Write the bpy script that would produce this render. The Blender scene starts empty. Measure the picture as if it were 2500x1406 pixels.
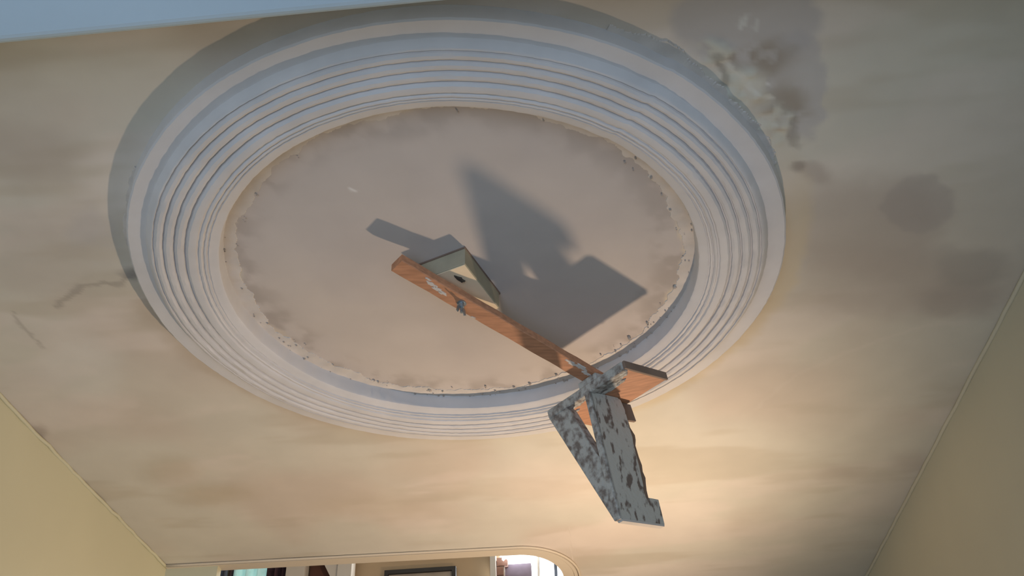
import bpy, bmesh, math, random
import numpy as np
from mathutils import Vector, Matrix
random.seed(7); rng = np.random.RandomState(5)
C = bpy.context.scene.collection
S = 1.1            # metres per unit of camera-to-ceiling height
CEIL = 2.6

def W(x, y, h):    # plan position in ceiling-height units, h = drop below the ceiling
    return Vector((x*S, y*S, CEIL - h*S))
def WZ(x, y, z):   # z above the camera
    return Vector((x*S, y*S, CEIL - S + z*S))

# ------------------------------------------------------------------ camera
cd = bpy.data.cameras.new('camera'); cam = bpy.data.objects.new('camera', cd); C.objects.link(cam)
r = Vector((0.995381, 0.091692, -0.028439)); u = Vector((0.078785, -0.61095, 0.787739)); f = Vector((-0.054854, 0.786342, 0.615352))
m = Matrix((r, u, -f)).transposed().to_4x4(); m.translation = Vector((0, 0, CEIL - S)); cam.matrix_world = m
cd.sensor_width = 36; cd.lens = 2358.06/2500*36; cd.clip_start = .02
bpy.context.scene.camera = cam

# ------------------------------------------------------------------ world, lights, exposure
w = bpy.data.worlds.new('world'); bpy.context.scene.world = w; w.use_nodes = True
w.node_tree.nodes['Background'].inputs[0].default_value = (.55, .75, 1, 1)
w.node_tree.nodes['Background'].inputs[1].default_value = 1.0
vs = bpy.context.scene.view_settings
vs.view_transform = 'Standard'; vs.look = 'None'; vs.exposure = -0.10; vs.gamma = 1; vs.use_curve_mapping = False

def light(name, kind, loc, energy, col, size=.1, sy=None, aim=None):
    l = bpy.data.lights.new(name, kind); l.energy = energy; l.color = col
    if kind == 'AREA':
        l.size = size
        if sy: l.shape = 'RECTANGLE'; l.size_y = sy
    elif kind == 'SPOT': l.shadow_soft_size = size
    else: l.shadow_soft_size = size
    o = bpy.data.objects.new(name, l); C.objects.link(o); o.location = loc
    if aim is not None:
        o.rotation_euler = (Vector(aim) - Vector(loc)).to_track_quat('-Z', 'Y').to_euler()
    return o
LAMP = W(.3182, 2.0577, .8759)
wl = light('work_lamp_light', 'SPOT', LAMP, 58.0, (1, .75, .53), .028, aim=W(-.50, 1.98, 0))
wl.data.spot_size = math.radians(161); wl.data.spot_blend = 1.0
light('window_daylight', 'AREA', (-.3, -1.05, 1.1), 30, (.56, .72, 1), 1.7, 1.7, aim=(-.3, .8, 2.0))
light('gable_daylight', 'AREA', (-.35, 3.85, 3.4), 22, (.85, .93, 1), 1.0, .9, aim=(-.35, 1.2, 2.6))

# ------------------------------------------------------------------ materials
def mat(name, col, rough=.8, var=.12, scale=6, bump=.15, bscale=60, col2=None, thr=None, emit=None, metal=0, wood=False, attr=False, dist=.002):
    m = bpy.data.materials.new(name); m.use_nodes = True
    nt = m.node_tree; N = nt.nodes; L = nt.links; b = N['Principled BSDF']
    b.inputs['Roughness'].default_value = rough; b.inputs['Metallic'].default_value = metal
    tc = N.new('ShaderNodeTexCoord'); src = tc.outputs['Object']
    if wood:
        mp = N.new('ShaderNodeMapping'); mp.inputs['Scale'].default_value = wood; L.new(src, mp.inputs[0]); wsrc = mp.outputs[0]
    else: wsrc = src
    n = N.new('ShaderNodeTexNoise'); n.inputs['Scale'].default_value = scale; n.inputs['Detail'].default_value = 6; L.new(wsrc, n.inputs['Vector'])
    if attr:
        a = N.new('ShaderNodeAttribute'); a.attribute_name = 'stain'; base = a.outputs['Color']
    r = N.new('ShaderNodeValToRGB'); e = r.color_ramp.elements
    if col2 is None: c0 = [c*(1-var) for c in col]; c1 = [min(1, c*(1+var)) for c in col]
    else: c0, c1 = col2, col
    e[0].color = (*c0, 1); e[1].color = (*c1, 1)
    if thr: e[0].position, e[1].position = thr
    else: e[0].position = .3; e[1].position = .7
    L.new(n.outputs['Fac'], r.inputs[0])
    out = r.outputs[0]
    if attr:
        mx = N.new('ShaderNodeMix'); mx.data_type = 'RGBA'; mx.blend_type = 'MULTIPLY'; mx.inputs[0].default_value = 1
        L.new(base, mx.inputs[6]); L.new(out, mx.inputs[7]); out = mx.outputs[2]
    L.new(out, b.inputs['Base Color'])
    if bump:
        bn = N.new('ShaderNodeTexNoise'); bn.inputs['Scale'].default_value = bscale; bn.inputs['Detail'].default_value = 4; L.new(src, bn.inputs['Vector'])
        bp = N.new('ShaderNodeBump'); bp.inputs['Strength'].default_value = bump; bp.inputs['Distance'].default_value = dist
        L.new(bn.outputs['Fac'], bp.inputs['Height']); L.new(bp.outputs[0], b.inputs['Normal'])
    if emit:
        b.inputs['Emission Color'].default_value = (*emit[0], 1); b.inputs['Emission Strength'].default_value = emit[1]
    return m
M_ceil = mat('ceiling_plaster', (.96, .96, .96), var=.04, scale=9, attr=True, bump=.2, bscale=25)
M_wall_l = mat('cream_wall_paint', (.61, .585, .415), var=.03, scale=3, bump=.15, bscale=40)
M_wall_r = mat('olive_cream_wall_paint', (.56, .53, .40), var=.03, scale=3, bump=.15, bscale=40)
M_wall_f = mat('warm_cream_wall_paint', (.62, .54, .42), var=.03, scale=3, bump=.1)
M_white = mat('white_gloss_paint', (.46, .60, .71), rough=.5, var=.03, scale=5, bump=.1)
M_ring = mat('white_running_plaster', (.61, .595, .59), rough=.62, var=.05, scale=14, bump=.12, bscale=90, dist=.001)
M_skirt = mat('rough_plaster', (.57, .525, .475), rough=.85, var=.10, scale=22, bump=.3, bscale=70)
M_crumb = mat('dirty_plaster_crumbs', (.40, .35, .30), var=.2, scale=60)
M_wood = mat('orange_pine', (.47, .225, .12), rough=.65, var=.2, scale=5, wood=(3, 30, 30), bump=.2, bscale=80)
M_wooddk = mat('brown_wood', (.20, .14, .105), rough=.7, var=.25, scale=14, bump=.3, bscale=80)
M_splat = mat('plaster_splashed_wood', (.50, .49, .44), rough=.75, col2=(.16, .125, .105), thr=(.37, .47), scale=58, wood=(1.3, 1.3, .7), bump=.5, bscale=140)
M_splat2 = mat('thick_plaster_splash', (.46, .46, .43), rough=.8, col2=(.19, .16, .14), thr=(.36, .58), scale=75, bump=.7, bscale=180)
M_block = mat('block_wood_shaded', (.38, .34, .24), var=.1, scale=20, bump=.2)  # block sides: same wood as the underside, shade put into the colour
M_blockface = mat('block_wood_lit', (.80, .66, .46), var=.05, scale=20, bump=.1)  # block underside: same wood as the sides, lamplight put into the colour
M_metal = mat('zinc_metal', (.32, .38, .42), rough=.4, metal=.8, var=.2, scale=40, bump=.1)
M_dark = mat('dark_grime', (.05, .04, .03), var=.3)
M_maroon = mat('maroon_curtain_cloth', (.07, .035, .045), rough=.9, var=.4, scale=40)
M_navy = mat('blue_grey_cloth', (.16, .2, .28), rough=.9, var=.2)
M_sheer = mat('pale_aqua_sheer', (.55, .8, .78), var=.2, scale=30, emit=((.45, .78, .75), .35))  # emission stands in for daylight behind the cloth
M_tan = mat('tan_wall_paint', (.50, .36, .22), var=.04)
M_brown = mat('dark_brown_board', (.12, .05, .03), var=.3)
M_frame = mat('black_frame_paint', (.03, .025, .02), var=.2)
M_picture = mat('beige_picture_paper', (.45, .38, .30), var=.15, scale=12)
M_brick = mat('red_brown_brick', (.30, .15, .10), var=.3, scale=20)
M_glass = mat('bright_daylight_pane', (.9, .95, 1), emit=((.92, .97, 1), 1.3), bump=0)
M_mauve = mat('mauve_view', (.20, .15, .18), var=.3, scale=8)
M_lamp = mat('lit_bulb', (1, .9, .7), emit=((1, .72, .42), 8), bump=0)
M_beige = mat('floor_boards', (.16, .10, .065), var=.2, scale=6, wood=(1, 12, 1))
M_sheetw = mat('white_painted_timber', (.74, .66, .56), var=.05)

# ------------------------------------------------------------------ helpers
def obj(name, bm, material, parent=None, origin=None, smooth=False, **props):
    bmesh.ops.recalc_face_normals(bm, faces=bm.faces)
    me = bpy.data.meshes.new(name); bm.to_mesh(me); bm.free()
    for k in (material if isinstance(material, (list, tuple)) else [material]): me.materials.append(k)
    if smooth:
        for p in me.polygons: p.use_smooth = True
    o = bpy.data.objects.new(name, me); C.objects.link(o)
    org = Vector(origin) if origin is not None else None
    if parent is not None:
        o.parent = parent
        d = parent['_o'] if '_o' in parent else (0, 0, 0)
        me.transform(Matrix.Translation(-Vector(d)))
        o['_o'] = d
    elif org is not None:
        me.transform(Matrix.Translation(-org)); o.location = org
        o['_o'] = tuple(org)
    for k, v in props.items(): o[k] = v
    return o
def thing(name, loc, label, cat, group=None):
    o = bpy.data.objects.new(name, None); C.objects.link(o); o.location = loc; o.empty_display_size = .05
    o['label'] = label; o['category'] = cat; o['_o'] = tuple(loc)
    if group: o['group'] = group
    return o
def prism(bm, pts, d, mi=0):
    """pts: list of 3D Vectors of a planar outline, d: extrusion vector"""
    v0 = [bm.verts.new(p) for p in pts]; v1 = [bm.verts.new(Vector(p)+d) for p in pts]
    n = len(pts); fs = [bm.faces.new(v0), bm.faces.new(v1)]
    for i in range(n): fs.append(bm.faces.new((v0[i], v0[(i+1) % n], v1[(i+1) % n], v1[i])))
    for q in fs: q.material_index = mi
    return fs
def box(bm, a, b):
    x0, y0, z0 = a; x1, y1, z1 = b
    return prism(bm, [Vector((x0, y0, z0)), Vector((x1, y0, z0)), Vector((x1, y1, z0)), Vector((x0, y1, z0))], Vector((0, 0, z1-z0)))
def bevel(bm, w_, seg=2):
    bmesh.ops.bevel(bm, geom=bm.edges[:], offset=w_, segments=seg, affect='EDGES', profile=.5)
def tube(bm, p0, p1, r0, r1=None, n=16):
    p0 = Vector(p0); p1 = Vector(p1); r1 = r0 if r1 is None else r1
    q = (p1-p0).to_track_quat('Z', 'Y')
    a = [bm.verts.new(p0 + q @ Vector((r0*math.cos(2*math.pi*i/n), r0*math.sin(2*math.pi*i/n), 0))) for i in range(n)]
    b = [bm.verts.new(p1 + q @ Vector((r1*math.cos(2*math.pi*i/n), r1*math.sin(2*math.pi*i/n), 0))) for i in range(n)]
    bm.faces.new(a); bm.faces.new(b)
    for i in range(n): bm.faces.new((a[i], a[(i+1) % n], b[(i+1) % n], b[i]))
def vnoise(x, y, scale, seed=0, octaves=4):
    out = 0; amp = 1; tot = 0
    for o in range(octaves):
        g = np.random.RandomState(seed*31+o).rand(256, 256)
        X = x*scale*2**o + 100.3*o + 37; Y = y*scale*2**o + 57.1*o + 91
        i = np.floor(X).astype(int); j = np.floor(Y).astype(int); fx = X-i; fy = Y-j
        fx = fx*fx*(3-2*fx); fy = fy*fy*(3-2*fy); i &= 255; j &= 255; i1 = (i+1) & 255; j1 = (j+1) & 255
        v = (g[i, j]*(1-fx)+g[i1, j]*fx)*(1-fy)+(g[i, j1]*(1-fx)+g[i1, j1]*fx)*fy
        out = out+v*amp; tot += amp; amp *= .5
    return out/tot
def sst(a, b, v):
    t = np.clip((v-a)/(b-a), 0, 1); return t*t*(3-2*t)

# ------------------------------------------------------------------ setting
XL, XR = -1.0889, .7758
CX, CY = -.16798, 1.22876
# ceiling: fine grid carrying the damp stains and plaster smears as a colour attribute
STEP = .005
xs = np.arange(XL-.03, XR+.03, STEP); ys = np.arange(-1.25, 2.80, STEP)
ysel = ys[ys > .45]; ys = np.concatenate([np.arange(-1.25, .45, .1), ysel])
X, Y = np.meshgrid(xs, ys)
def edge_y(v):
    v = np.asarray(v, float); a = 2.334+(v+1.085)*.0287; u_ = np.clip((v+.178)/.142, 0, 1)
    c = 2.56-.2*np.sqrt(1-u_*u_)
    return np.where(v < -.178, a, np.where(v < -.036, c, 2.79))
EY = edge_y(X); Y = np.where(Y > 2.2, 2.2+(Y-2.2)*(EY-2.2)/(ys[-1]-2.2), Y)
x = X.ravel(); y = Y.ravel()
wx = x + .05*(vnoise(x, y, 9, 1)-.5) + .02*(vnoise(x, y, 40, 2)-.5)
wy = y + .05*(vnoise(x, y, 9, 3)-.5) + .02*(vnoise(x, y, 40, 4)-.5)
def blob(p, lo=.75, hi=1.1):
    cx, cy, ax, ay, bx, by = p; det = ax*by-ay*bx; dx = wx-cx; dy = wy-cy
    a = (by*dx-bx*dy)/det; b = (-ay*dx+ax*dy)/det
    return 1-sst(lo, hi, np.hypot(a, b))
col = np.empty((len(x), 3)); col[:] = (.64, .605, .52)
def mixc(k, c): 
    global col
    k = np.clip(k, 0, 1)[:, None]; col = col*(1-k)+np.array(c)*k
GREY = (.47, .45, .44); BRN = (.36, .30, .25); WHT = (.72, .70, .64); MAR = (.43, .37, .31)
cl = vnoise(x, y, 3.0, 11, 3); mixc(.75*sst(.45, .70, cl), (.60, .51, .43))
cl = vnoise(x*1.0+y*.3, y*2.2, 3.5, 12, 4); mixc(.55*sst(.50, .68, cl), (.73, .65, .58))
cl = vnoise(x*.7-y*.2, y*2.6, 4.2, 23, 4); mixc(.45*sst(.55, .7, cl), (.50, .44, .34))
# broad greenish-grey of the right hand side
mixc(.45*sst(.25, .60, x), (.50, .49, .40))
B = {"g1": [0.257, 0.78, 0.098, 0.011, 0.008, 0.08], "g2": [0.34, 0.897, 0.042, 0.005, 0.014, 0.1], "br1": [0.273, 0.834, 0.07, 0.008, 0.003, 0.031], "br2": [0.328, 0.932, 0.04, 0.005, 0.01, 0.071], "pl1": [0.214, 0.827, 0.032, 0.004, 0.001, 0.02], "pl2": [0.267, 0.881, 0.033, 0.004, 0.003, 0.033], "pl3": [0.315, 0.961, 0.023, 0.003, 0.006, 0.048], "bigA": [0.479, 1.199, 0.151, 0.019, 0.027, 0.141], "bigB": [0.56, 1.161, 0.055, 0.007, 0.019, 0.081], "bigC": [0.535, 1.343, 0.191, 0.025, 0.023, 0.11], "bigD": [0.684, 1.318, 0.077, 0.01, 0.02, 0.07], "bigE": [0.692, 1.422, 0.088, 0.011, 0.017, 0.064], "sm": [0.382, 1.067, 0.043, 0.005, 0.004, 0.027], "l1": [-0.741, 0.89, 0.095, 0.011, -0.04, 0.079], "l2": [-0.812, 1.097, 0.12, 0.015, -0.054, 0.111], "l3": [-0.712, 1.051, 0.037, 0.005, -0.025, 0.056], "bl1": [-0.835, 1.955, 0.109, 0.017, -0.021, 0.062], "bl2": [-0.883, 1.827, 0.078, 0.012, -0.028, 0.075], "rb1": [0.587, 2.045, 0.066, 0.01, 0.009, 0.053], "rb2": [0.748, 2.029, 0.056, 0.008, 0.014, 0.062], "r3": [0.199, 1.61, 0.04, 0.005, 0.002, 0.038], "b4": [-0.501, 2.072, 0.142, 0.022, -0.019, 0.089], "b5": [-0.329, 1.909, 0.107, 0.016, -0.009, 0.059], "lw1": [-0.898, 1.417, 0.088, 0.012, -0.05, 0.109], "lc": [-1.083, 1.619, 0.028, 0.004, -0.02, 0.04], "w6": [-0.063, 2.009, 0.186, 0.028, -0.008, 0.128]}
mixc(.62*blob(B['bigA'], .6, 1.15), MAR); mixc(.55*blob(B['bigC'], .5, 1.3), MAR)
mixc(.42*blob(B['bigB'], .8, 1.02), (.36, .32, .29)); mixc(.45*blob(B['bigD'], .5, 1.1), (.33, .30, .26)); mixc(.4*blob(B['bigE'], .4, 1.2), (.36, .31, .27))
mixc(.5*blob(B['sm'], .3, 1.1), BRN)
mixc(.75*blob(B['g1'], .85, 1.06), GREY); mixc(.7*blob(B['g2'], .85, 1.06), GREY)
n1 = vnoise(x, y, 35, 5)
mixc(.9*blob(B['br1'], .3, 1.25)*sst(.25, .55, n1), (.34, .29, .23)); mixc(.85*blob(B['br2'], .3, 1.2)*sst(.25, .5, n1), (.34, .29, .23))
for k in ('pl1', 'pl2', 'pl3'): mixc(.9*blob(B[k], .6, 1.2)*sst(.42, .6, vnoise(x, y, 45, 6)), (.62, .61, .52))
mixc(.4*blob(B['l1'], .3, 1.3), MAR); mixc(.4*blob(B['l2'], .3, 1.3), MAR); mixc(.4*blob(B['l3'], .3, 1.2), GREY)
mixc(.45*blob(B['bl1'], .2, 1.4), (.46, .37, .24)); mixc(.4*blob(B['bl2'], .2, 1.4), (.46, .38, .26))
mixc(.35*blob(B['rb1'], .2, 1.3), MAR); mixc(.35*blob(B['rb2'], .2, 1.3), MAR); mixc(.4*blob(B['r3'], .2, 1.3), BRN)
mixc(.35*blob(B['b4'], .2, 1.4), (.55, .46, .34)); mixc(.35*blob(B['b5'], .2, 1.4), (.55, .45, .36)); mixc(.4*blob(B['lw1'], .5, 1.2), WHT)
mixc(.5*blob(B['w6'], .2, 1.5), (.72, .62, .54)); mixc(.6*blob(B['lc'], .3, 1.1), BRN)
# cracks: dark thin lines
def crack(pts, wd, k, c=(.30, .26, .22)):
    d = np.full(len(x), 9.)
    for (x0, y0), (x1, y1) in zip(pts, pts[1:]):
        vx, vy = x1-x0, y1-y0; t = np.clip(((wx-x0)*vx+(wy-y0)*vy)/(vx*vx+vy*vy), 0, 1)
        d = np.minimum(d, np.hypot(wx-x0-t*vx, wy-y0-t*vy))
    mixc(k*(1-sst(wd*.3, wd, d)), c)
crack([(-.70, 1.17), (-.74, 1.185), (-.80, 1.18), (-.85, 1.22)], .007, .5)
crack([(-.93, 1.24), (-.93, 1.33)], .006, .4)
crack([(.36, 1.75), (.44, 1.60), (.60, 1.50), (.72, 1.49)], .008, .25, (.66, .60, .52))
R = np.hypot(x-CX, y-CY); TH = np.degrees(np.arctan2(y-CY, x-CX)); Rw = np.hypot(wx-CX, wy-CY)
# grime ring just outside the moulding, yellowish on the right
side = sst(-35, 0, TH)*(1-sst(50, 80, TH))
mixc(.6*side*(1-sst(.545, .575, Rw)), (.60, .50, .33))
ll = sst(100, 130, np.abs(TH))*(TH > 0)
mixc(.55*ll*(1-sst(.545, .575, Rw)), (.50, .42, .33))
mixc(.8*(1-sst(.01, .03, np.hypot(wx+.70, wy-1.165))), (.28, .26, .24))
# scraped background inside the moulding
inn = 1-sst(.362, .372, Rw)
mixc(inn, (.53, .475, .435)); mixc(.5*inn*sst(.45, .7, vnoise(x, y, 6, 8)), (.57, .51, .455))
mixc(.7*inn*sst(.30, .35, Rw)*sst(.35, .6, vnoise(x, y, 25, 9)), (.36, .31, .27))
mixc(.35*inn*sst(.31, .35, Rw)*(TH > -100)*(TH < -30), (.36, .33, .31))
mixc(.35*inn*(1-sst(.3, .5, y-CY+.45)), (.50, .47, .46))
crack([(-.31, 1.015), (-.307, 1.017)], .006, .9, (.75, .73, .7))
crack([(.222, .832), (.234, .858), (.252, .876)], .008, .6, (.27, .24, .20)); crack([(.235, .845), (.262, .862), (.30, .905)], .006, .7, (.70, .68, .60))
crack([(.335, .955), (.345, .985), (.352, 1.005)], .010, .5, (.27, .24, .20)); crack([(.243, .79), (.25, .77)], .004, .8, (.68, .68, .64)); crack([(.262, .79), (.268, .775)], .004, .6, (.66, .66, .62))
crack([(.30, .87), (.306, .876)], .005, .8, (.72, .70, .66))
mixc(.55*(1-sst(.008, .02, np.hypot(wx-.352, wy-1.055))), (.25, .20, .17))
# height: shallow trowel relief
hgt = .0012*(vnoise(x, y, 8, 14)-.5)
for k in ('pl1', 'pl2', 'pl3'): hgt += .011*blob(B[k], .6, 1.2)*(vnoise(x, y, 50, 6)-.35)
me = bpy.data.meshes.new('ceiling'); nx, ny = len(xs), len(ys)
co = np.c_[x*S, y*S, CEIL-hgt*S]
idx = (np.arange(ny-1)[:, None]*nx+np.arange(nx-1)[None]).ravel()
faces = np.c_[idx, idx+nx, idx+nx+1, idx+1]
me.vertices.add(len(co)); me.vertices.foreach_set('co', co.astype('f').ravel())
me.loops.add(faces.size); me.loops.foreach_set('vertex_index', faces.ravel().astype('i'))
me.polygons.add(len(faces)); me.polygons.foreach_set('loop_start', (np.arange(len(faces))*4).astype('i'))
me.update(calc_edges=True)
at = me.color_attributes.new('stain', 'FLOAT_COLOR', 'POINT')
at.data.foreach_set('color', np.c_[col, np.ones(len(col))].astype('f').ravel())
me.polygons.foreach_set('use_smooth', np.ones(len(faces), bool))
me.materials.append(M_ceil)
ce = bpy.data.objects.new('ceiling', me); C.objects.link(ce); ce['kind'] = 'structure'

def struct(name, bm, m): return obj(name, bm, m, kind='structure')
bm = bmesh.new(); box(bm, (XL*S-.1, -1.35, -.1), (XR*S+.1, 3.05, 0)); struct('floor', bm, M_beige)
bm = bmesh.new(); box(bm, (XL*S-.1, -1.35, 0), (XL*S, 2.36*S, CEIL+.03)); struct('wall_left', bm, M_wall_l)
bm = bmesh.new(); box(bm, (XR*S, -1.35, 0), (XR*S+.1, 3.1, CEIL+.03)); struct('wall_right', bm, M_wall_r)
# back wall with a window opening
bm = bmesh.new(); y0, y1 = -1.3, -1.2
for a, b in (((XL*S, 0), (-1.15, CEIL)), ((.55, 0), (XR*S, CEIL)), ((-1.15, 0), (.55, .15)), ((-1.15, 2.05), (.55, CEIL))):
    box(bm, (a[0], y0, a[1]), (b[0], y1, b[1]))
struct('wall_back', bm, M_wall_f)
bm = bmesh.new()
for a, b in (((-1.15, .15), (-1.10, 2.05)), ((.50, .15), (.55, 2.05)), ((-1.10, .15), (.50, .20)), ((-1.10, 2.0), (.50, 2.05)), ((-.325, .2), (-.275, 2.0))):
    box(bm, (a[0], -1.28, a[1]), (b[0], -1.23, b[1]))
struct('window_1', bm, M_white)

bm = bmesh.new(); box(bm, (XL*S-.1, 2.334*S, 0), (-.951*S, 2.36*S, CEIL+.02)); struct('wall_far', bm, M_wall_l)
# moulded bead that follows the head and the rounded corner
def sweep(path, rad, n=8):
    bm = bmesh.new(); rings = []
    for i, p in enumerate(path):
        d = (path[min(i+1, len(path)-1)]-path[max(i-1, 0)]).normalized(); q = d.to_track_quat('Z', 'Y')
        rings.append([bm.verts.new(p+q @ Vector((rad*math.cos(2*math.pi*k/n), rad*math.sin(2*math.pi*k/n), 0))) for k in range(n)])
    for a, b in zip(rings, rings[1:]):
        for k in range(n): bm.faces.new((a[k], a[(k+1) % n], b[(k+1) % n], b[k]))
    bm.faces.new(rings[0]); bm.faces.new(rings[-1]); return bm
ex = [XL+.003+(-.178-XL)*i/20 for i in range(21)]
edge = [(v, float(edge_y(v))) for v in ex] + [(-.178+.142*math.sin(math.pi/2*i/14), 2.56-.2*math.cos(math.pi/2*i/14)) for i in range(1, 15)] + [(-.036, 2.79)]
def offs(path, d_):
    out = []
    for i, p in enumerate(path):
        a, b = path[max(i-1, 0)], path[min(i+1, len(path)-1)]; tx, ty = b[0]-a[0], b[1]-a[1]; q = math.hypot(tx, ty)
        out.append((p[0]+ty/q*d_, p[1]-tx/q*d_))     # to the camera side of the edge
    return out
def strip(name, d0, d1, h0, h1, m):
    A, B_ = offs(edge, d0), offs(edge, d1); bm = bmesh.new(); R_ = []
    for a, b in zip(A, B_): R_.append([bm.verts.new(W(a[0], a[1], h0)), bm.verts.new(W(b[0], b[1], h0)), bm.verts.new(W(b[0], b[1], h1)), bm.verts.new(W(a[0], a[1], h1))])
    for p, q in zip(R_, R_[1:]):
        for k in range(4): bm.faces.new((p[k], p[(k+1) % 4], q[(k+1) % 4], q[k]))
    bm.faces.new(R_[0]); bm.faces.new(R_[-1])
    obj(name, bm, m, kind='structure')
strip('trim_1', .0, .009, -.001, .0065, M_wall_f)
obj('trim_5', sweep([W(a, b, .0035) for a, b in offs(edge, .0135)], .0035), M_wall_f, smooth=True, kind='structure')
strip('wall_loft', -.03, -.001, -1.5, .006, M_wall_f)
# recess right of the opening
bm = bmesh.new(); box(bm, (-.036*S, 2.79*S, 0), (XR*S, 2.84*S, CEIL)); struct('wall_recess', bm, M_wall_f)
# thin beads where the side walls meet the ceiling
def wob(px, a, b, s):
    out = []; n = 60
    for i in range(n+1):
        yy = a+(b-a)*i/n; out.append(W(px+random.uniform(-1, 1)*s, yy, .003+random.uniform(-1, 1)*s))
    return out
obj('trim_2', sweep(wob(XL+.002, .62, 2.335, .0016), .0042), M_wall_l, smooth=True, kind='structure')
obj('trim_3', sweep(wob(XR-.002, .62, 2.79, .0006), .0045), M_wall_r, smooth=True, kind='structure')
# beam crossing the near edge of the view, with softly rounded arris
bm = bmesh.new(); prism(bm, [W(XL, .30, -.01), W(XL, .30, .13)] + [W(XL, .600+.018*math.sin(t), .130-.018*(1-math.cos(t))) for t in [math.pi/2*i/6 for i in range(7)]] + [W(XL, .618, -.01)], Vector(((XR-XL)*S, 0, 0)))
for v in bm.verts: v.co.z += .003*math.sin(v.co.x*7)
struct('beam', bm, M_white)

# ------------------------------------------------------------------ plaster ring run on the ceiling
prof = [(.5225, 0), (.5215, .004), (.5205, .016), (.5195, .0205), (.517, .0225), (.505, .0228), (.494, .0226), (.4915, .0232),
        (.4895, .0262), (.486, .0310), (.483, .0335), (.4805, .0342), (.4795, .0318), (.4780, .0318), (.4770, .0346), (.4735, .0366), (.469, .0366), (.4660, .0350),
        (.4650, .0320), (.4636, .0320), (.4626, .0352), (.459, .0374), (.454, .0374), (.4502, .0356), (.4492, .0324), (.4478, .0324), (.4466, .0358), (.443, .0380), (.438, .0380),
        (.4342, .0362), (.4330, .0328), (.4314, .0328), (.4302, .0362), (.427, .0384), (.421, .0386), (.4160, .0372), (.4140, .0345), (.4124, .0345), (.4112, .0362), (.4085, .0366),
        (.4065, .0352), (.4056, .0330), (.4046, .0330), (.4036, .0342), (.4010, .0340), (.3998, .0312), (.3988, .0312), (.3974, .0322), (.392, .0300), (.386, .0285), (.3835, .0270), (.3822, .0240), (.3812, .010), (.3800, 0)]
ring = thing('plaster_ring', W(CX, CY, 0), 'large reeded white plaster ring run on the stained ceiling around the pivoted mould', 'ceiling moulding')
bm = bmesh.new(); NS = 360; rows = []
for i in range(NS):
    a = 2*math.pi*i/NS; deg = math.degrees(a)
    j = 0
    dd = (deg-309) % 360            # splice where the moulding was restarted
    if dd < 60: j = .0022*(1-dd/60)
    sm = .0006*math.sin(3*a+1)+.0004*math.sin(11*a)+.0004*random.uniform(-1, 1)
    rows.append([bm.verts.new(W(CX+(q+j+sm)*math.cos(a), CY+(q+j+sm)*math.sin(a), h+(.0006*math.sin(7*a+q*60)+.0003*random.uniform(-1, 1) if h > 0 else 0))) for q, h in prof])
for i in range(NS):
    A, B_ = rows[i], rows[(i+1) % NS]
    for k in range(len(prof)-1): bm.faces.new((A[k], A[k+1], B_[k+1], B_[k]))
rg = obj('reeded_moulding', bm, M_ring, ring, smooth=True); rg.data.set_sharp_from_angle(angle=math.radians(24))
# ragged plaster skirt left inside and outside the moulding
def ragged(bm, rin, rout, a0, a1, n, amp, t, edge_out=False, seed=1):
    rr = random.Random(seed); A = []
    ph = [rr.uniform(0, 6) for _ in range(6)]
    for i in range(n+1):
        a = math.radians(a0+(a1-a0)*i/n)
        e = sum(math.sin(a*fq+ph[k])*am for k, (fq, am) in enumerate(((9, .35), (17, .3), (31, .25), (67, .15), (111, .12))))*amp + rr.uniform(-.15, .15)*amp
        ri, ro = (rin, rout+e) if edge_out else (rin+e, rout)
        c, s = math.cos(a), math.sin(a)
        tt = t*(1+.25*math.sin(a*23+ph[0])+.2*math.sin(a*71+ph[1]))
        if edge_out: ps = [(ri, tt), ((ri+ro)/2, tt), (ro-.002, tt*.8), (ro, -.002)]
        else: ps = [(ri, -.002), (ri+.002, tt*.8), ((ri+ro)/2, tt), (ro, tt*1.3)]
        A.append([bm.verts.new(W(CX+q*c, CY+q*s, h)) for q, h in ps])
    for p, q in zip(A, A[1:]):
        for k in range(3): bm.faces.new((p[k], p[k+1], q[k+1], q[k]))
bm = bmesh.new(); ragged(bm, .358, .384, 0, 360, 900, .008, .0012, seed=3)
obj('plaster_skirt', bm, M_skirt, ring, label='rough lighter plaster band inside the ring')
for a_ in ((-62, -22, 160, .010, .002, .534, 5), (150, 215, 160, .005, .0015, .527, 8)):
    bm = bmesh.new(); ragged(bm, .519, a_[5], a_[0], a_[1], a_[2], a_[3], a_[4], True, a_[6])
    obj('plaster_spill', bm, M_skirt, ring, label='broken plaster edge outside the ring')
bm = bmesh.new()
for k in range(150):
    a = math.radians(random.uniform(0, 360)); 
    if random.random() < .45: a = math.radians(random.uniform(20, 110))
    q = random.choice([random.gauss(.3795, .0014), random.gauss(.372, .008), random.gauss(.358, .006)]); s = random.uniform(.0006, .0021)
    if random.random() < .08: s *= 1.8
    g = bmesh.ops.create_icosphere(bm, subdivisions=1, radius=s*S)
    mt = Matrix.Translation(W(CX+q*math.cos(a), CY+q*math.sin(a), .002)) @ Matrix.Rotation(random.uniform(0, 6), 4, 'Z') @ Matrix.Diagonal((random.uniform(.7, 1.8), 1, random.uniform(.7, 1.6), 1))
    bmesh.ops.transform(bm, matrix=mt, verts=g['verts'])
obj('plaster_crumb', bm, M_crumb, ring, kind='stuff', label='crumbs of plaster along the inner edge')

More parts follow.
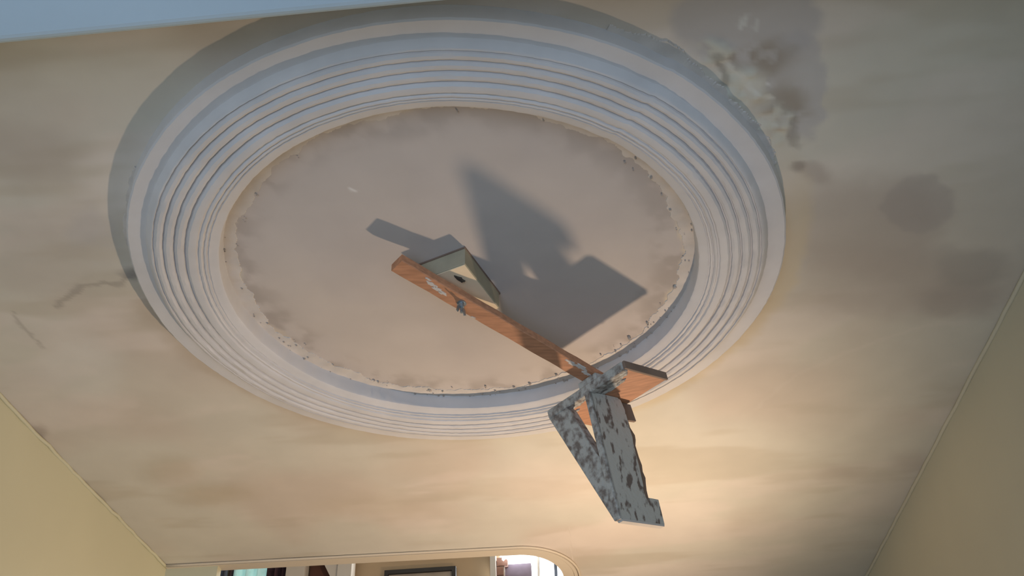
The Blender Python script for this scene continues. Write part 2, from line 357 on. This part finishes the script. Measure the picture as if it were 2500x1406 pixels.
# ------------------------------------------------------------------ pivot block
blk = [(-.154, 1.163), (-.236, 1.1975), (-.226, 1.2065), (-.124, 1.294), (-.112, 1.286)]
pb = thing('pivot_block', W(-.17, 1.23, 0), 'three-cornered wooden block fixed to the ceiling at the centre of the ring', 'wood block')
bm = bmesh.new(); prism(bm, [W(a, b, -.001) for a, b in blk], Vector((0, 0, -.0345*S))); bevel(bm, .0012)
obj('block_body', bm, M_block, pb)
cc = Vector((-.17, 1.2295)); bm = bmesh.new()
pts = [cc+(Vector(q)-cc)*.97 for q in blk]
prism(bm, [W(q.x, q.y, .0337) for q in pts], Vector((0, 0, -.0013*S))); obj('lit_underside', bm, M_blockface, pb, label='underside of the block with lamplight painted into its colour')  # thin sheet carrying the painted lamplit tone of the underside
bm = bmesh.new(); prism(bm, [W(cc.x+(q[0]-cc.x)*1.035, cc.y+(q[1]-cc.y)*1.035, .0) for q in blk], Vector((0, 0, -.003*S))); obj('gap_shade', bm, M_wooddk, pb, label='dark strip painting the shadow gap between block and ceiling')  # added dark sheet, paints the shadow line where the block meets the ceiling

# ------------------------------------------------------------------ running mould
rm = thing('running_mould', W(-.166, 1.222, .055), 'plaster-splashed wooden running mould hanging from a long orange arm under the ceiling ring', 'plastering tool')
O = Vector((.0856, 1.3412, .1345)); A3 = Vector((0.69878, 0.69534, -0.16799)); T3 = Vector((0.70195, -0.71174, -0.02615)); Z3 = Vector((0.13775, 0.09964, 0.98544))
def H(a, t, z):
    p = O+A3*a+T3*t+Z3*z; return W(p.x, p.y, p.z)
def HV(a, t, z): return H(a, t, z)-H(0, 0, 0)
# arm
ang = .7408; d = Vector((math.cos(ang), math.sin(ang))); nn = Vector((-d.y, d.x)); A0 = Vector((-.2576, 1.1408)); LEN = .3913
bm = bmesh.new(); secs = []
NSEG = 24; LX = LEN+.026
for i in range(NSEG+1):
    s_ = LX*i/NSEG; h = .0325+(.097-.0325)*s_/LEN; c = A0+d*s_
    wv = .0159+.0005*math.sin(i*1.3)+random.uniform(-.0003, .0003)
    secs.append([bm.verts.new(W(*(c+nn*(sg*(wv-ins))), h+zz)) for sg, zz, ins in ((-1, .0012, 0), (-1, .0125, 0), (-1, .0137, .0012), (1, .0137, .0012), (1, .0125, 0), (1, .0012, 0), (1, 0, .0012), (-1, 0, .0012))])
for a, b in zip(secs, secs[1:]):
    for k in range(8): bm.faces.new((a[k], a[(k+1) % 8], b[(k+1) % 8], b[k]))
bm.faces.new(secs[0]); bm.faces.new(secs[-1])
arm = obj('arm', bm, M_wood, rm, label='long orange pine arm')
def armp(s_, off, dh=0):
    c = A0+d*s_+nn*off; return W(c.x, c.y, .0325+(.097-.0325)*s_/LEN+.0137+dh)
# splashes of plaster on the arm
def splat(bm, centre, e1, e2, nrm, r, th, seed):
    rr = random.Random(seed); n = 18
    vs_ = []; top = []
    for i in range(n):
        a = 2*math.pi*i/n; q = r*(.6+.7*rr.random())
        p = centre+e1*(q*math.cos(a)*1.5)+e2*(q*math.sin(a)*.6)
        vs_.append(bm.verts.new(p-nrm*.0006)); top.append(bm.verts.new(centre+(p-centre)*.8+nrm*th))
    bm.faces.new(top)
    for i in range(n): bm.faces.new((vs_[i], vs_[(i+1) % n], top[(i+1) % n], top[i]))
e1 = (armp(.1, 0)-armp(0, 0)).normalized(); e2 = Vector((nn.x, nn.y, 0)); dn = Vector((0, 0, -1))
for k, (s_, o_, r_) in enumerate(((.062, -.004, .007), (.075, -.001, .008), (.085, .001, .006), (.052, -.010, .004), (.155, .013, .003), (.34, -.010, .008), (.36, -.012, .009), (.375, -.006, .008))):
    bm = bmesh.new(); splat(bm, armp(s_, o_), e1, e2, dn, r_*S, .0007, k)
    obj('plaster_splash', bm, M_skirt, arm)
# pivot bolt with washer and wing nut
P0 = armp(.122, -.001); bm = bmesh.new(); tube(bm, P0+Vector((0, 0, .006)), P0+Vector((0, 0, -.020)), .0028)
bolt = obj('pivot_bolt', bm, M_metal, rm, smooth=False)
bm = bmesh.new(); tube(bm, P0+Vector((0, 0, .0006)), P0+Vector((0, 0, -.0014)), .0085, n=24); obj('washer', bm, M_metal, bolt)
bm = bmesh.new(); tube(bm, P0+Vector((0, 0, -.0014)), P0+Vector((0, 0, -.009)), .0060, .0045, n=14)
for sg in (-1, 1):
    wd = Vector((.55, .83, 0))*sg
    prism(bm, [P0+wd*.003+Vector((0, 0, -.003)), P0+wd*.010+Vector((0, 0, -.010)), P0+wd*.012+Vector((0, 0, -.020)), P0+wd*.008+Vector((0, 0, -.022)), P0+wd*.004+Vector((0, 0, -.010))], Vector((-wd.y, wd.x, 0))*sg*.0022)
obj('wing_nut', bm, M_metal, bolt)
bm = bmesh.new()
P1 = W(-.168, 1.197, .0345)
splat(bm, P1, e1, e2, dn, .008, .004, 44); obj('dark_wad', bm, M_dark, rm, label='dark wad squeezed between arm and block')
# slipper plate
def hbox(a0, a1, t0, t1, z0, z1, bv=.0009):
    bm = bmesh.new(); prism(bm, [H(a0, t0, z0), H(a1, t0, z0), H(a1, t1, z0), H(a0, t1, z0)], HV(0, 0, z1-z0))
    if bv: bevel(bm, bv, 1)
    return bm
obj('slipper_board', hbox(0, .1055, -.186, 0, -.0108, 0), [M_wood], rm, label='orange wooden slipper board')
obj('edge_batten', hbox(-.003, .010, -.186, -.001, -.0122, .0045, .0016), M_splat2, rm, label='plaster-caked batten on the near edge of the board')
obj('end_batten', hbox(0, .106, -.0012, .0035, -.0125, .0018, .0006), M_wooddk, rm, label='dark end edge of the board')
obj('spacer', hbox(.0, .05, -.105, -.062, -.0245, -.0105), M_splat2, rm)
bm = bmesh.new()
e1h = HV(1, 0, 0).normalized(); e2h = HV(0, 1, 0).normalized(); dz = HV(0, 0, 1).normalized()
for k, (a, t, r_) in enumerate(((.016, -.070, .022), (.020, -.052, .017), (.014, -.036, .015), (.018, -.095, .014), (.016, -.022, .010), (.028, -.066, .018), (.014, -.125, .012), (.014, -.155, .012), (.03, -.15, .006), (.03, -.035, .007))):
    bm = bmesh.new(); splat(bm, H(a, t, .0), e2h, e1h, dz, r_*S, .0022, 60+k); obj('board_splash', bm, M_splat2, rm)
# stock
s0 = -.0821
fr = [[-0.0005, 0.001], [0.0677, 0.0005], [0.0744, 0.0044], [0.0788, 0.0226], [0.0784, 0.0445], [0.0770, 0.0582], [0.0800, 0.0743], [0.0765, 0.0852], [0.0765, 0.106], [0.0775, 0.1288], [0.0755, 0.144], [0.0745, 0.1614], [0.073, 0.1759], [0.072, 0.1851], [0.076, 0.183], [0.0885, 0.1836], [0.1042, 0.1836], [0.1028, 0.2271], [-0.0009, 0.2264]]
bm = bmesh.new(); prism(bm, [H(a, s0, z) for a, z in fr], HV(0, -.0055, 0)); bevel(bm, .0008, 1)
obj('stock', bm, M_splat, rm, label='grey plaster-spotted stock board')
bk = [[.004, .001], [.0800, .001], [0.0844, 0.0096], [0.0866, 0.0389], [0.0865, 0.0523], [0.095, 0.0655], [0.0937, 0.075], [0.0879, 0.0863], [0.0896, 0.0951], [0.0889, 0.1068], [0.0926, 0.1217], [0.089, 0.1336], [0.093, 0.1444], [0.0895, 0.1548], [0.0862, 0.1676], [0.0864, 0.1798], [0.086, 0.1993], [.08, .224], [.004, .224]]
bm = bmesh.new(); prism(bm, [H(a, s0-.0057, z) for a, z in bk], HV(0, -.0055, 0)); bevel(bm, .0006, 1)
obj('profile_board', bm, M_wooddk, rm, label='brown wavy-edged profile board behind the stock')
bm = bmesh.new(); prism(bm, [H(a, s0-.0115, z) for a, z in [[.078, .0005], [.1125, .0005], [.1163, .0325], [.0862, .0345], [.078, .033]]], HV(0, -.006, 0)); bevel(bm, .0006, 1)
obj('stop_block', bm, M_wooddk, rm, label='small brown stop block at the top of the stock')
bm = bmesh.new(); prism(bm, [H(-.004, s0, .001), H(-.004, s0, .2272), H(.004, s0, .2272), H(.004, s0, .001)], HV(0, -.0114, 0)); bevel(bm, .0008, 1)
obj('edge_strip', bm, M_splat2, rm, label='narrow grey strip along the inner edge of the stock')
# toe at the foot of the stock
bm = bmesh.new(); prism(bm, [H(.0, s0-.0005, .2255), H(.1028, s0-.0005, .2262), H(.1010, s0-.0005, .2305), H(.003, s0-.0005, .2300)], HV(0, -.010, 0))
obj('toe_strip', bm, M_skirt, rm, label='pale plaster crust under the foot')
# brace
br = [[-0.1884, -.011], [-0.1500, -.011], [-0.1355, 0.0120], [-0.101, 0.1071], [-.0940, .120], [-0.0940, 0.2255], [-0.0965, .2262], [-0.1880, 0.0005]]
bm = bmesh.new(); prism(bm, [H(-.001, t, z) for t, z in br], HV(.018, 0, 0)); bevel(bm, .0009, 1)
obj('brace', bm, M_splat2, rm, label='grey speckled diagonal brace')

# ------------------------------------------------------------------ lamps of the room (below the frame)
fl = thing('floor_lamp', (LAMP.x+.03, LAMP.y, 0), 'tilted floor-standing work lamp in front of the recess by the right wall', 'lamp')
dirL = (W(-.50, 1.98, 0)-LAMP).normalized()
bm = bmesh.new(); tube(bm, (LAMP.x, LAMP.y, 0), (LAMP.x, LAMP.y, .025), .14, .12, 28); obj('base', bm, M_metal, fl)
bm = bmesh.new(); tube(bm, (LAMP.x, LAMP.y, .02), (LAMP.x, LAMP.y, LAMP.z-.12), .010); obj('pole', bm, M_metal, fl)
bm = bmesh.new(); tube(bm, LAMP-dirL*.12, LAMP-dirL*.02, .02, .06, 20); obj('lamp_head', bm, M_dark, fl)

# ------------------------------------------------------------------ room beyond the opening
K = 3.6/4.2; FY = 3.6
def fbox(x0, x1, z0, z1, dy0=0, dy1=.03):
    bm = bmesh.new(); a = WZ(x0*K, FY-dy1, z0*K); b = WZ(x1*K, FY-dy0, z1*K); box(bm, tuple(a), tuple(b)); return bm
bm = bmesh.new(); a = WZ(-2.2, FY, -1.4); b = WZ(1.0, FY+.05, 2.4); 
box(bm, (a.x, a.y, 0), (WZ(-.395*K, 0, 0).x, b.y, b.z)); box(bm, (WZ(-.04*K, 0, 0).x, a.y, 0), (b.x, b.y, b.z)); box(bm, (WZ(-.395*K, 0, 0).x, a.y, 0), (WZ(-.04*K, 0, 0).x, b.y, WZ(0, 0, 1.2*K).z)); box(bm, (WZ(-.395*K, 0, 0).x, a.y, WZ(0, 0, 1.95*K).z), (WZ(-.04*K, 0, 0).x, b.y, b.z))
struct('wall_gable', bm, M_tan)
bm = bmesh.new(); box(bm, (-2.5, 2.36*S, 0), (-2.42, FY*S, 4.2)); struct('wall_beyond', bm, M_tan)
bm = bmesh.new(); box(bm, (-2.45, 2.36*S, 0), (XL*S-.1, 2.36*S+.05, 4.2)); struct('wall_beyond_near', bm, M_tan)
bm = bmesh.new(); box(bm, (-.01, 2.85*S, 0), (.04, FY*S, 4.2)); struct('wall_beyond_right', bm, M_tan)
bm = bmesh.new(); box(bm, (-2.5, 2.2*S, 4.2), (1.2, FY*S+.1, 4.25)); struct('ceiling_beyond', bm, M_white)
bm = bmesh.new(); box(bm, (-2.5, 3.05, -.1), (1.2, FY*S+.1, 0)); struct('floor_beyond', bm, M_beige)
# pleated curtains
def curtain(name, x0, x1, z0, z1, off, m, label, cat='curtain', scal=0, amp=.012, pitch=.045, group=None):
    bm = bmesh.new(); n = max(8, int((x1-x0)*K*S/.006)); rows_ = []
    for i in range(n+1):
        xx = x0+(x1-x0)*i/n; yy = FY-off+amp*math.sin(2*math.pi*(xx*K)/pitch)
        zb = z0+scal*abs(math.sin(math.pi*xx*K/pitch))
        rows_.append([bm.verts.new(WZ(xx*K, yy+q, zz*K)) for zz, q in ((z1, 0), (zb, 0), (zb, -.003), (z1, -.003))])
    for p, q in zip(rows_, rows_[1:]):
        for k in range(4): bm.faces.new((p[k], p[(k+1) % 4], q[(k+1) % 4], q[k]))
    bm.faces.new(rows_[0]); bm.faces.new(rows_[-1])
    o = obj(name, bm, m, origin=WZ((x0+x1)/2*K, FY-off, z0*K), smooth=False); o['label'] = label; o['category'] = cat
    if group: o['group'] = group
    return o
curtain('curtain', -1.74, -1.632, 1.1, 1.95, .05, M_navy, 'narrow blue-grey curtain at the left end of the opening in the far wall')
curtain('curtain', -1.632, -1.602, 1.1, 1.95, .05, M_maroon, 'dark maroon curtain left of the pale aqua sheer', pitch=.03)
c_ = curtain('sheer_curtain', -1.602, -1.451, 1.1, 1.95, .06, M_sheer, 'pale aqua sheer curtain glowing between two dark maroon curtains')
curtain('curtain', -1.451, -1.345, 1.1, 1.95, .05, M_maroon, 'dark maroon curtain right of the pale aqua sheer beside the white timbers', pitch=.03)
# white timber frame with diagonal strut over brown boards
tr = thing('timber_frame', WZ(-1.2*K, FY-.1, 1.1*K), 'white painted timber frame with a diagonal strut seen through the opening', 'timber frame')
def tpost(pts, off, dep, m, nm, **kw):
    bm = bmesh.new(); prism(bm, [WZ(a*K, FY-off, b*K) for a, b in pts], Vector((0, -dep*S, 0))); return obj(nm, bm, m, tr, **kw)
tpost([(-1.345, 1.1), (-1.262, 1.1), (-1.262, 1.95), (-1.345, 1.95)], .04, .06, M_sheetw, 'post')
tpost([(-1.11, 1.1), (-1.047, 1.1), (-1.047, 1.95), (-1.11, 1.95)], .04, .06, M_sheetw, 'post')
tpost([(-1.09, 1.56), (-1.06, 1.61), (-1.26, 1.98), (-1.32, 1.98)], .05, .04, M_sheetw, 'strut')
tpost([(-1.262, 1.1), (-1.11, 1.1), (-1.11, 1.95), (-1.262, 1.95)], .005, .02, M_brown, 'backing_board', label='dark brown board behind the strut')
# picture
pf = thing('framed_picture', WZ(-.75*K, FY-.02, 1.3*K), 'black framed picture on the tan wall seen through the opening', 'picture')
x0, x1, z0, z1 = -.915, -.590, 1.32, 1.700
bm = bmesh.new()
for q in ((x0, x1, z1-.018, z1), (x0, x1, z0, z0+.018), (x0, x0+.018, z0+.018, z1-.018), (x1-.018, x1, z0+.018, z1-.018)):
    a = WZ(q[0]*K, FY-.03, q[2]*K); b = WZ(q[1]*K, FY-.002, q[3]*K); box(bm, tuple(a), tuple(b))
obj('frame', bm, M_frame, pf)
bm = bmesh.new(); box(bm, tuple(WZ((x0+.01)*K, FY-.018, (z0+.01)*K)), tuple(WZ((x1-.01)*K, FY-.004, (z1-.01)*K))); obj('print', bm, M_picture, pf)
# pilaster and brick pier
bm = fbox(-.432, -.408, 1.1, 1.95, 0, .05); o = obj('trim_4', bm, M_sheetw, kind='structure')
bp = thing('brick_pier', WZ(-.395*K, FY, 1.2*K), 'small reddish brick pier beside the bright window', 'brickwork')
zz = 1.30; k = 0
while zz < 1.70:
    o = obj('brick', fbox(-.404, -.375+(.02 if k % 2 else 0), zz, zz+.038, 0, .03), M_brick, bp); zz += .043; k += 1
obj('mortar', fbox(-.403, -.370, 1.29, 1.72, 0, .024), M_picture, bp)
# bright window
wn = bpy.data.objects.new('window_2', None); C.objects.link(wn); wn.location = WZ(-.22*K, FY, 1.2*K); wn['kind'] = 'structure'; wn['_o'] = tuple(wn.location)
for a, b in ((-.395, -.225), (-.215, -.148), (-.136, -.09), (-.09, -.04)):
    obj('pane', fbox(a, b, 1.2, 1.95, -.04, -.03), M_glass, wn)
for a, b in ((-.2235, -.2155), (-.148, -.136)):
    obj('mullion', fbox(a, b, 1.2, 1.95, -.03, .01), M_navy if a > -.2 else M_sheetw, wn)
obj('sill', fbox(-.395, -.04, 1.19, 1.21, -.04, .04), M_sheetw, wn)
curtain('valance', -.378, -.245, 1.695, 1.95, .05, mat('white_lit_cloth', (.9, .93, .95), emit=((.9, .96, 1), .9), bump=0), 'white scalloped valance hanging across the left of the bright window', 'curtain', scal=.012, amp=.004, pitch=.02)  # cloth emission puts the window's daylight into the valance
o = obj('shutter', fbox(-.372, -.252, 1.25, 1.70, -.02, .01), M_mauve, origin=WZ(-.31*K, FY, 1.25*K)); o['label'] = 'mauve panel under the white scalloped valance of the bright window'; o['category'] = 'shutter'
for o in bpy.data.objects:
    if '_o' in o: del o['_o']
